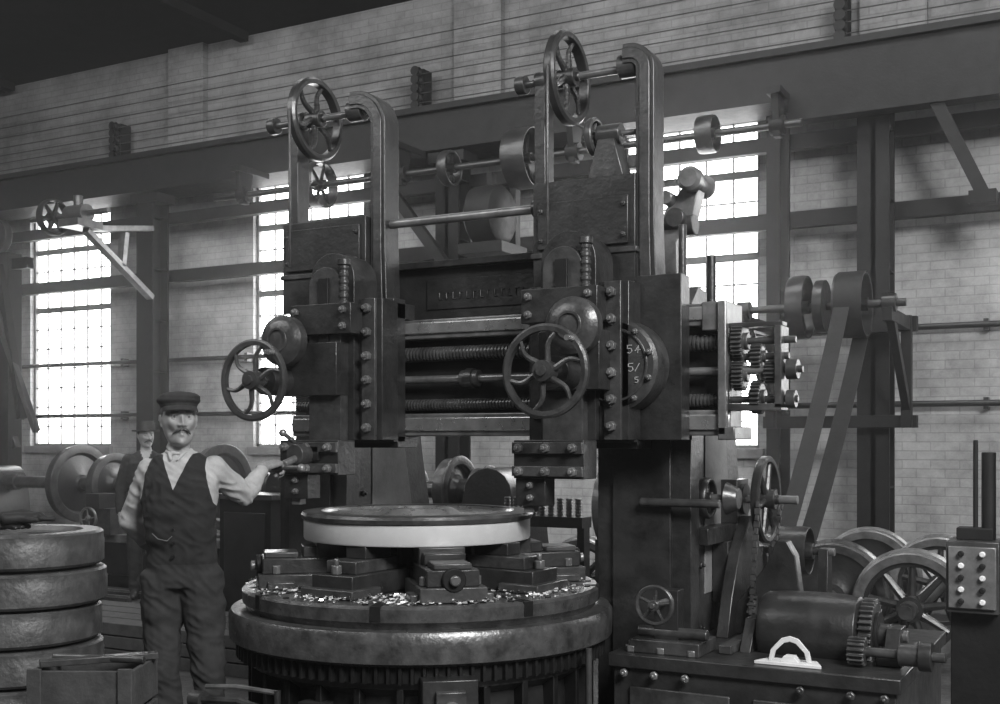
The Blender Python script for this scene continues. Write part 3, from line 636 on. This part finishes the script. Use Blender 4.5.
# ---------------------------------------------------------------- people
def blob(name,prims,voxel,parent,noise_amt=0.,smooth=6,tagfn=None,cuts=()):
    e=B('tmp')
    for p in prims:
        k=p[0]
        if k=='cap':
            _,a,ra,c,rc,t=p; e.sph(a,(ra,)*3,IRON,14,8); e.sph(c,(rc,)*3,IRON,14,8); e.cyl(a,c,ra,IRON,rc,14)
        elif k=='ell': e.sph(p[1],p[2],IRON,20,12)
        elif k=='loft':
            S=p[1]; seg=24; vs=[];fs=[]
            for c,rx,ry in S:
                for i in range(seg):
                    a=2*PI*i/seg; ca,sa=math.cos(a),math.sin(a); q=.85
                    vs.append(Vector(c)+Vector((rx*math.copysign(abs(ca)**q,ca),ry*math.copysign(abs(sa)**q,sa),0)))
            for j in range(len(S)-1):
                for i in range(seg): fs.append((j*seg+i,j*seg+(i+1)%seg,(j+1)*seg+(i+1)%seg,(j+1)*seg+i))
            fs+= [list(range(seg)),list(range((len(S)-1)*seg,len(S)*seg))]; e.add(vs,fs,IRON)
    ob=e.finish(None,0,(0,0,0),False)
    r=ob.modifiers.new('r','REMESH'); r.mode='VOXEL'; r.voxel_size=voxel
    s=ob.modifiers.new('s','SMOOTH'); s.factor=.5; s.iterations=smooth
    dg=bpy.context.evaluated_depsgraph_get(); me=bpy.data.meshes.new_from_object(ob.evaluated_get(dg))
    bpy.data.objects.remove(ob)
    if cuts:
        bm=bmesh.new(); bm.from_mesh(me)
        for co_,no_ in cuts: bmesh.ops.bisect_plane(bm,geom=list(bm.verts)+list(bm.edges)+list(bm.faces),plane_co=co_,plane_no=no_)
        bm.to_mesh(me); bm.free()
    def dist(p,q):
        k=p[0]
        if k=='cap':
            a=Vector(p[1]);c=Vector(p[3]); d=c-a; t=max(0,min(1,(q-a).dot(d)/max(d.length_squared,1e-9))); return (q-(a+d*t)).length-(p[2]+(p[4]-p[2])*t)
        if k=='ell':
            d=q-Vector(p[1]); r=p[2]; return (math.sqrt(sum((d[i]/r[i])**2 for i in range(3)))-1)*min(r)
        S=p[1]
        if q.z<=S[0][0][2]: i=0;t=0;ex=S[0][0][2]-q.z
        elif q.z>=S[-1][0][2]: i=len(S)-2;t=1;ex=q.z-S[-1][0][2]
        else:
            i=max(j for j in range(len(S)-1) if S[j][0][2]<=q.z); t=(q.z-S[i][0][2])/(S[i+1][0][2]-S[i][0][2]); ex=0
        L=lambda a,b:a+(b-a)*t
        cx=L(S[i][0][0],S[i+1][0][0]);cy=L(S[i][0][1],S[i+1][0][1]);rx=L(S[i][1],S[i+1][1]);ry=L(S[i][2],S[i+1][2])
        return (math.hypot((q.x-cx)/rx,(q.y-cy)/ry)-1)*min(rx,ry)+ex
    tags={}; me.materials.clear()
    idx=[]
    for f in me.polygons:
        c=f.center; best=min(prims,key=lambda p:dist(p,c)); m=best[-1]
        if tagfn: m=tagfn(c,m)
        if m.name not in tags: tags[m.name]=len(tags); me.materials.append(m)
        idx.append(tags[m.name])
    me.polygons.foreach_set('material_index',idx)
    if noise_amt>0:
        nrm=[v.normal.copy() for v in me.vertices]
        for v,n in zip(me.vertices,nrm):
            q=v.co; w1=noise.noise(Vector((q.x*5,q.y*5,q.z*5)))*.6
            k=noise.noise(Vector((q.x*7+w1,q.y*7,q.z*16+w1*2)))+.55*(1-2*abs(noise.noise(Vector((q.x*12+w1*3,q.y*12,q.z*22+q.x*14)))))
            v.co=q+n*noise_amt*(k-.3)
    me.polygons.foreach_set('use_smooth',[True]*len(me.polygons)); me.name=name
    ob=bpy.data.objects.new(name,me); scene.collection.objects.link(ob); ob.parent=parent
    return ob
def part(bld,parent,M=None):
    if M is not None: bld.v=[M@v for v in bld.v]
    ob=bld.finish(None,0,(0,0,0)); ob.parent=parent; return ob

def hand(name,wrist,fwd,up,parent,side,curls,skin,grip=True):
    fwd=Vector(fwd).normalized(); up=Vector(up); up=(up-fwd*up.dot(fwd)).normalized(); lat=fwd.cross(up)*side
    W=Vector(wrist); P=[]
    T=lambda a,l,u: W+fwd*a+lat*l+up*u
    offs=(.031,.011,-.010,-.029); lens=((.044,.027,.022),(.048,.031,.023),(.045,.029,.022),(.036,.022,.019)); kn=(.088,.092,.088,.080)
    P.append(('cap',T(-.02,0,0),.026,T(.02,0,0),.024,skin))
    for k in range(4):
        P.append(('cap',T(.01,offs[k]*.6,0),.017,T(kn[k],offs[k],.002),.0125,skin))
    P.append(('cap',T(.03,.012,-.002),.018,T(.07,-.01,-.002),.016,skin))
    for k in range(4):
        p=T(kn[k],offs[k],.002); ang=0
        for j,(ln,cu) in enumerate(zip(lens[k],curls)):
            ang+=math.radians(cu+3*k); d=fwd*math.cos(ang)-up*math.sin(ang); q=p+d*ln
            r0=(.0105,.0095,.0085)[j]*(1 if k<3 else .88); r1=(.0095,.0085,.0072)[j]*(1 if k<3 else .88)
            P.append(('cap',p,r0,q,r1,skin)); p=q
    p0=T(.02,.026,-.004); p1=T(.052,.048,-.020); p2=T(.080,.048,-.042) if grip else T(.085,.058,-.02); p3=T(.104,.036,-.050) if grip else T(.112,.056,-.03)
    P+=[('cap',p0,.015,p1,.013,skin),('cap',p1,.0125,p2,.011,skin),('cap',p2,.011,p3,.009,skin)]
    return blob(name,P,.0032,parent,0,2)

FEAT=[((0,-.052,-.108),.032,(0,-.034,-.004)),((.045,-.015,-.088),.034,(.002,-.004,-.014)),((-.045,-.015,-.088),.034,(-.002,-.004,-.014)),
 ((0,.085,.03),.07,(0,.010,.008)),((0,.07,-.08),.05,(0,-.020,.020)),
 ((.031,-.086,.012),.0165,(0,.0135,0)),((-.031,-.086,.012),.0165,(0,.0135,0)),
 ((.027,-.088,.033),.014,(0,-.006,-.002)),((-.027,-.088,.033),.014,(0,-.006,-.002)),((0,-.093,.032),.014,(0,-.003,0)),
 ((0,-.094,.012),.0085,(0,-.010,0)),((0,-.095,.000),.009,(0,-.012,0)),((0,-.094,-.012),.0095,(0,-.015,0)),((0,-.093,-.024),.0105,(0,-.020,-.003)),
 ((.013,-.092,-.026),.0075,(.002,-.010,0)),((-.013,-.092,-.026),.0075,(-.002,-.010,0)),
 ((.043,-.072,-.012),.022,(.003,-.006,0)),((-.043,-.072,-.012),.022,(-.003,-.006,0)),
 ((.045,-.062,-.052),.020,(-.005,.006,0)),((-.045,-.062,-.052),.020,(.005,.006,0)),
 ((0,-.088,-.045),.016,(0,-.006,0)),((.008,-.084,-.055),.008,(0,-.004,0)),((-.008,-.084,-.055),.008,(0,-.004,0)),
 ((.014,-.082,-.060),.005,(0,.004,0)),((0,-.083,-.060),.005,(0,.004,0)),((-.014,-.082,-.060),.005,(0,.004,0)),
 ((0,-.080,-.068),.010,(0,-.008,0)),((0,-.075,-.082),.010,(0,.002,0)),((.060,-.045,.03),.025,(-.004,0,0)),((-.060,-.045,.03),.025,(.004,0,0))]
def headparts(parent,H,yaw,cap=True,pitch=0):
    M=Matrix.Translation(H)@Matrix.Rotation(yaw,4,'Z')@Matrix.Rotation(pitch,4,'X')
    e=B('head'); vs=[];fs=[]; seg,rg=150,110
    F=[(Vector(c),s_*s_,Vector(v)) for c,s_,v in FEAT]
    for j in range(rg+1):
        t=PI*j/rg; ct=math.cos(t); st=max(math.sin(t),1e-3)**.92
        for i in range(seg):
            a=2*PI*i/seg; x=.073*st*math.cos(a); y=.094*st*math.sin(a); z=.115*ct
            if z<-.0: x*=1-.24*(z/.115)**2
            p=Vector((x,y,z)); q=p.copy()
            for c,s2,v in F:
                d2=(p-c).length_squared
                if d2<s2*7: q+=v*math.exp(-d2/s2)
            vs.append(M@q)
    for j in range(rg):
        for i in range(seg): k=(i+1)%seg; fs.append((j*seg+i,j*seg+k,(j+1)*seg+k,(j+1)*seg+i))
    e.add(vs,fs,SKIN); ob=e.finish(None,0,(0,0,0)); ob.parent=parent
    e=B('eyes')
    for s_ in (-1,1):
        e.sph((s_*.031,-.0715,.0115),(.0125,.0125,.0115),EYEW,18,12); e.sph((s_*.031,-.0823,.0115),(.0052,.0028,.0052),EYED,12,6)
        e.sph((s_*.031,-.0708,.0195),(.0160,.0138,.0078),SKIN,18,10); e.sph((s_*.031,-.0705,.0035),(.0150,.0130,.0062),SKIN,18,10)
    part(e,parent,M)
    Q=[('ell',(s_*.074,.012,.000),(.006,.016,.026),SKIN) for s_ in (-1,1)]+[('cap',(s_*.077,.020,.020),.006,(s_*.079,.024,.000),.005,SKIN) for s_ in (-1,1)]+[('cap',(s_*.074,.006,-.018),.006,(s_*.073,.004,-.026),.005,SKIN) for s_ in (-1,1)]
    ob=blob('ears',Q,.003,parent,0,3); ob.data.transform(M)
    Q=[]
    for s_ in (-1,1):
        Q+=[('cap',(s_*.003,-.098,-.042),.0065,(s_*.018,-.093,-.046),.007,HAIR),('cap',(s_*.018,-.093,-.046),.007,(s_*.030,-.083,-.054),.0055,HAIR),('cap',(s_*.030,-.083,-.054),.0055,(s_*.037,-.074,-.064),.003,HAIR)]
    ob=blob('moustache',Q,.0025,parent,0,3); ob.data.transform(M)
    Q=[('cap',(s_*.044,-.078,.030),.003,(s_*.017,-.092,.031),.0038,HAIR) for s_ in (-1,1)]
    ob=blob('eyebrows',Q,.002,parent,0,2); ob.data.transform(M)
    Q=[('ell',(0,.036,.035),(.074,.070,.070),HAIR),('ell',(0,.055,-.01),(.060,.045,.045),HAIR),('ell',(-.068,.002,.034),(.008,.018,.030),HAIR),('ell',(.068,.002,.034),(.008,.018,.030),HAIR)]
    ob=blob('hair',Q,.004,parent,.0,3); ob.data.transform(M)
    if cap:
        Q=[('ell',(0,.012,.086),(.094,.110,.032),CAPM),('ell',(.004,.000,.100),(.088,.098,.026),CAPM),('ell',(0,.010,.064),(.081,.100,.024),CAPM)]
        ob=blob('flat_cap',Q,.0035,parent,.001,6); ob.data.transform(M)
        e=B('cap_peak'); vs=[];fs=[]; nu,nv=24,5
        for lay in (0,1):
            for iu in range(nu+1):
                u=-1+2*iu/nu; a=u*1.15
                for iv in range(nv+1):
                    v=iv/nv; ex=.048*max(0,math.cos(u*PI/2))**.55*v
                    x_=math.sin(a)*(.079+ex*.35); y_=.008-math.cos(a)*.097-ex*.95
                    vs.append(Vector((x_,y_,.062-.020*v*v-.006*u*u-.004*lay)))
        n1=(nu+1)*(nv+1)
        for lay in (0,1):
            for iu in range(nu):
                for iv in range(nv):
                    o=lay*n1+iu*(nv+1)+iv; fs.append((o,o+1,o+nv+2,o+nv+1))
        for iu in range(nu):
            o=iu*(nv+1)+nv; fs.append((o,o+nv+1,o+nv+1+n1,o+n1))
        e.add(vs,fs,CAPM); part(e,parent,M)
    else:
        e=B('brimmed_hat'); e.lathe([(0,.15),(.07,.15),(.085,.13),(.09,.06),(.125,.055),(.132,.062),(.13,.048),(.09,.045),(0,.05)],'Z',(0,.01,0),CAPM,32); part(e,parent,M)

YAW=math.radians(28.4)
MAN=empty('man_in_flat_cap',(-3.608,3.756,0)); MAN.rotation_euler=(0,0,YAW)
torso=[((0,.01,.86),.145,.105),((0,.01,.95),.150,.110),((-.002,.01,1.04),.146,.113),((-.008,.005,1.12),.149,.114),((-.012,.005,1.24),.162,.114),((-.012,.01,1.32),.170,.106),((-.010,.015,1.385),.155,.090),((-.014,.015,1.42),.115,.072),((-.016,.015,1.445),.070,.058),((-.018,.012,1.46),.052,.052)]
SHl=Vector((-.150,.02,1.365)); SHr=Vector((.132,.03,1.372)); ELl=Vector((-.255,.10,1.145)); WRl=Vector((-.190,.235,.985))
ELr=Vector((.225,.20,1.245)); WRr=Vector((.272,.415,1.372))
P=[('loft',torso,VEST),
 ('cap',(-.018,.012,1.42),.052,(-.014,-.005,1.50),.050,SKIN),
 ('cap',SHl,.058,SHl.lerp(ELl,.5),.053,SHIRT),('cap',SHl.lerp(ELl,.5),.053,ELl,.049,SHIRT),('cap',ELl,.049,ELl.lerp(WRl,.45),.044,SHIRT),('cap',ELl.lerp(WRl,.45),.038,WRl,.028,SKIND),
 ('cap',SHr,.058,SHr.lerp(ELr,.5),.053,SHIRT),('cap',SHr.lerp(ELr,.5),.053,ELr,.050,SHIRT),('cap',ELr,.049,ELr.lerp(WRr,.80),.038,SHIRT),('cap',ELr.lerp(WRr,.80),.031,WRr,.027,SKIND),
 ('cap',(-.08,.01,.88),.102,(-.088,-.005,.68),.085,TROU),('cap',(-.088,-.005,.68),.085,(-.075,-.03,.49),.070,TROU),('cap',(-.075,-.03,.49),.070,(-.055,0,.28),.066,TROU),('cap',(-.055,0,.28),.066,(-.045,.02,.11),.060,TROU),
 ('cap',(.080,.01,.88),.102,(.100,0,.68),.087,TROU),('cap',(.100,0,.68),.087,(.118,-.02,.49),.072,TROU),('cap',(.118,-.02,.49),.072,(.128,.01,.28),.068,TROU),('cap',(.128,.01,.28),.068,(.13,.03,.11),.062,TROU),
 ('cap',(-.045,.02,.065),.045,(-.065,-.13,.038),.038,SHOE),('cap',(.13,.03,.065),.045,(.15,-.12,.038),.038,SHOE),('cap',(-.045,.05,.045),.043,(-.045,.03,.1),.045,SHOE),('cap',(.13,.06,.045),.043,(.13,.03,.1),.045,SHOE)]
VS=.42; V0=Vector((-.012,0,1.285))
def tagm(c,m):
    if c.z>1.20 and c.z<1.47 and m in (VEST,SHIRT):
        xl=-.128-(1.43-c.z)*.20; xr=.104+(1.43-c.z)*.20
        m=SHIRT if (c.x<xl or c.x>xr) else VEST
    if m in (VEST,TROU) and c.z>.7: m=VEST if c.z>.965 else TROU
    if m is VEST:
        if c.y<.01 and c.z>V0.z and abs(c.x-V0.x)<(c.z-V0.z)*VS: return SHIRT
        if c.z>1.44: return SHIRT
    if m is SKIN and c.z<1.45: return SHIRT
    return m
cuts=[(Vector((0,0,.965)),Vector((0,0,1))),(Vector((0,0,1.44)),Vector((0,0,1))),(V0,Vector((1,0,-VS)).normalized()),(V0,Vector((-1,0,-VS)).normalized()),
 (Vector((-.128,0,1.43)),Vector((1,0,-.20)).normalized()),(Vector((.104,0,1.43)),Vector((1,0,.20)).normalized())]
blob('body',P,.0060,MAN,.011,5,tagm,cuts)
e=B('waistcoat_trim')
for k in range(5): e.disc('Y',(-.010,0,1.00+.058*k),.007,-.120+.003*k,-.100,BLACK,12)
e.tube([(-.10,-.104,1.10),(-.07,-.119,1.078),(-.03,-.125,1.07),(-.01,-.120,1.09)],.002,GREY,6)
part(e,MAN)
Q=[]
ring=[(math.cos(t)*.052-.016,math.sin(t)*.050+.008,1.452+.010*math.sin(t)) for t in [2*PI*i/14 for i in range(15)]]
for a_,c_ in zip(ring[:-1],ring[1:]): Q.append(('cap',a_,.009,c_,.009,SHIRT))
Q+=[('cap',(-.045,-.040,1.440),.009,(-.030,-.070,1.415),.006,SHIRT),('cap',(.015,-.042,1.440),.009,(.000,-.070,1.415),.006,SHIRT)]
blob('shirt_collar',Q,.0035,MAN,0,3)
headparts(MAN,Vector((-.012,-.008,1.586)),math.radians(24),True,math.radians(-2))
hand('hand_on_lever',WRr,Vector((.06,.075,.02)),Vector((-.2,-.35,1)),MAN,-1,(50,62,40),SKIND)
hand('hand_behind_hip',WRl,Vector((.09,.05,-.05)),Vector((0,1,.2)),MAN,-1,(22,28,18),SKIND,False)

MAN2=empty('bystander_in_hat',(-1.018*8.0,8.0,0)); MAN2.rotation_euler=(0,0,YAW+.3); MAN2.scale=(.97,.97,.97)
tor2=[((0,.01,.84),.155,.11),((0,.01,1.0),.165,.12),((0,.005,1.2),.185,.125),((0,.01,1.32),.19,.115),((0,.015,1.39),.15,.09),((0,.015,1.43),.09,.066),((0,.01,1.45),.056,.056)]
P=[('loft',tor2,VEST),('cap',(0,.01,1.42),.054,(0,-.0,1.5),.052,SKIN)]
for s_ in (-1,1):
    P+=[('cap',(s_*.16,.01,1.35),.068,(s_*.235,.03,1.1),.058,VEST),('cap',(s_*.235,.03,1.1),.056,(s_*.24,-.06,.86),.042,VEST),
        ('cap',(s_*.085,.01,.88),.105,(s_*.1,0,.48),.078,TROU),('cap',(s_*.1,0,.48),.078,(s_*.1,.02,.1),.062,TROU),('cap',(s_*.1,.02,.06),.042,(s_*.12,-.14,.036),.036,SHOE)]
blob('body',P,.011,MAN2,.006,3,lambda c,m: SHIRT if (m is VEST and c.y<-.02 and c.z>1.3 and abs(c.x)<(c.z-1.3)*.4) else (TROU if m is VEST and c.z<.85 and abs(c.x)<.18 else m))
headparts(MAN2,Vector((0,-.005,1.583)),.3,False)
for s_ in (-1,1): hand('hand_hanging',Vector((s_*.24,-.065,.85)),Vector((0,-.15,-1)),Vector((s_,0,0)),MAN2,1 if s_>0 else -1,(15,22,15),SKIND,False)

g0=Vector((-4.20,3.36,STACKTOP))
GL=empty('work_gloves',g0)
for gi,(ox,oy,rot) in enumerate(((-.03,0,.3),(.05,.07,1.0))):
    Mg=Matrix.Translation((ox,oy,.004))@Matrix.Rotation(rot,4,'Z')
    T=lambda x,y,z: tuple(Mg@Vector((x,y,z+.03*gi)))
    Q=[('cap',T(-.13,0,.026),.026,T(-.04,0,.032),.032,LEATHER),('cap',T(-.12,.03,.024),.024,T(0,.03,.024),.024,LEATHER),('cap',T(-.12,-.03,.024),.024,T(0,-.03,.024),.024,LEATHER),('cap',T(-.03,0,.03),.026,T(.02,0,.026),.024,LEATHER)]
    for k in range(4): Q.append(('cap',T(.01,-.036+.024*k,.020),.013,T(.08-.01*abs(k-1.5),-.045+.03*k,.016),.012,LEATHER))
    Q.append(('cap',T(-.05,-.04,.018),.014,T(.0,-.075,.014),.012,LEATHER))
    blob('glove_%d'%(gi+1),Q,.005,GL,.004,2)

# ---------------------------------------------------------------- light, and a thin haze added for the glow around the windows
w=bpy.data.worlds.new('window_glow_haze'); scene.world=w; w.use_nodes=True
bg=w.node_tree.nodes['Background']; bg.inputs['Color'].default_value=(1,1,1,1); bg.inputs['Strength'].default_value=1
vs_=w.node_tree.nodes.new('ShaderNodeVolumeScatter'); vs_.inputs['Density'].default_value=.0062; vs_.inputs['Anisotropy'].default_value=.84; vs_.inputs['Color'].default_value=(.95,.95,.95,1)
w.node_tree.links.new(vs_.outputs[0],w.node_tree.nodes['World Output'].inputs['Volume'])
def area(name,loc,tgt,sx,sy,e):
    l=bpy.data.lights.new(name,'AREA'); l.shape='RECTANGLE'; l.size=sx; l.size_y=sy; l.energy=e
    o=bpy.data.objects.new(name,l); o.location=loc; o.rotation_euler=(Vector(tgt)-Vector(loc)).to_track_quat('-Z','Y').to_euler(); scene.collection.objects.link(o)
area('skylight_front',(2.8,0.6,5.4),(-2.6,4.6,1.2),2.6,2.0,860)
area('fill_left',(-7,1.5,6.0),(-6,6.5,1.0),6,2,300)  # area lamp added as fill for the left background
area('fill_back_wall',(-4,7.2,6.05),(-4.5,9.5,2.5),14,1.2,400)  # area lamp added to brighten the back wall

cam=bpy.data.cameras.new('camera'); cam.lens=41.4; cam.sensor_width=36; cam.shift_y=.088; cam.clip_end=200
co=bpy.data.objects.new('camera',cam); co.location=(0,0,1.5); co.rotation_euler=(PI/2,0,YAW); scene.collection.objects.link(co); scene.camera=co
scene.view_settings.view_transform='Standard'
scene.view_settings.look='None'
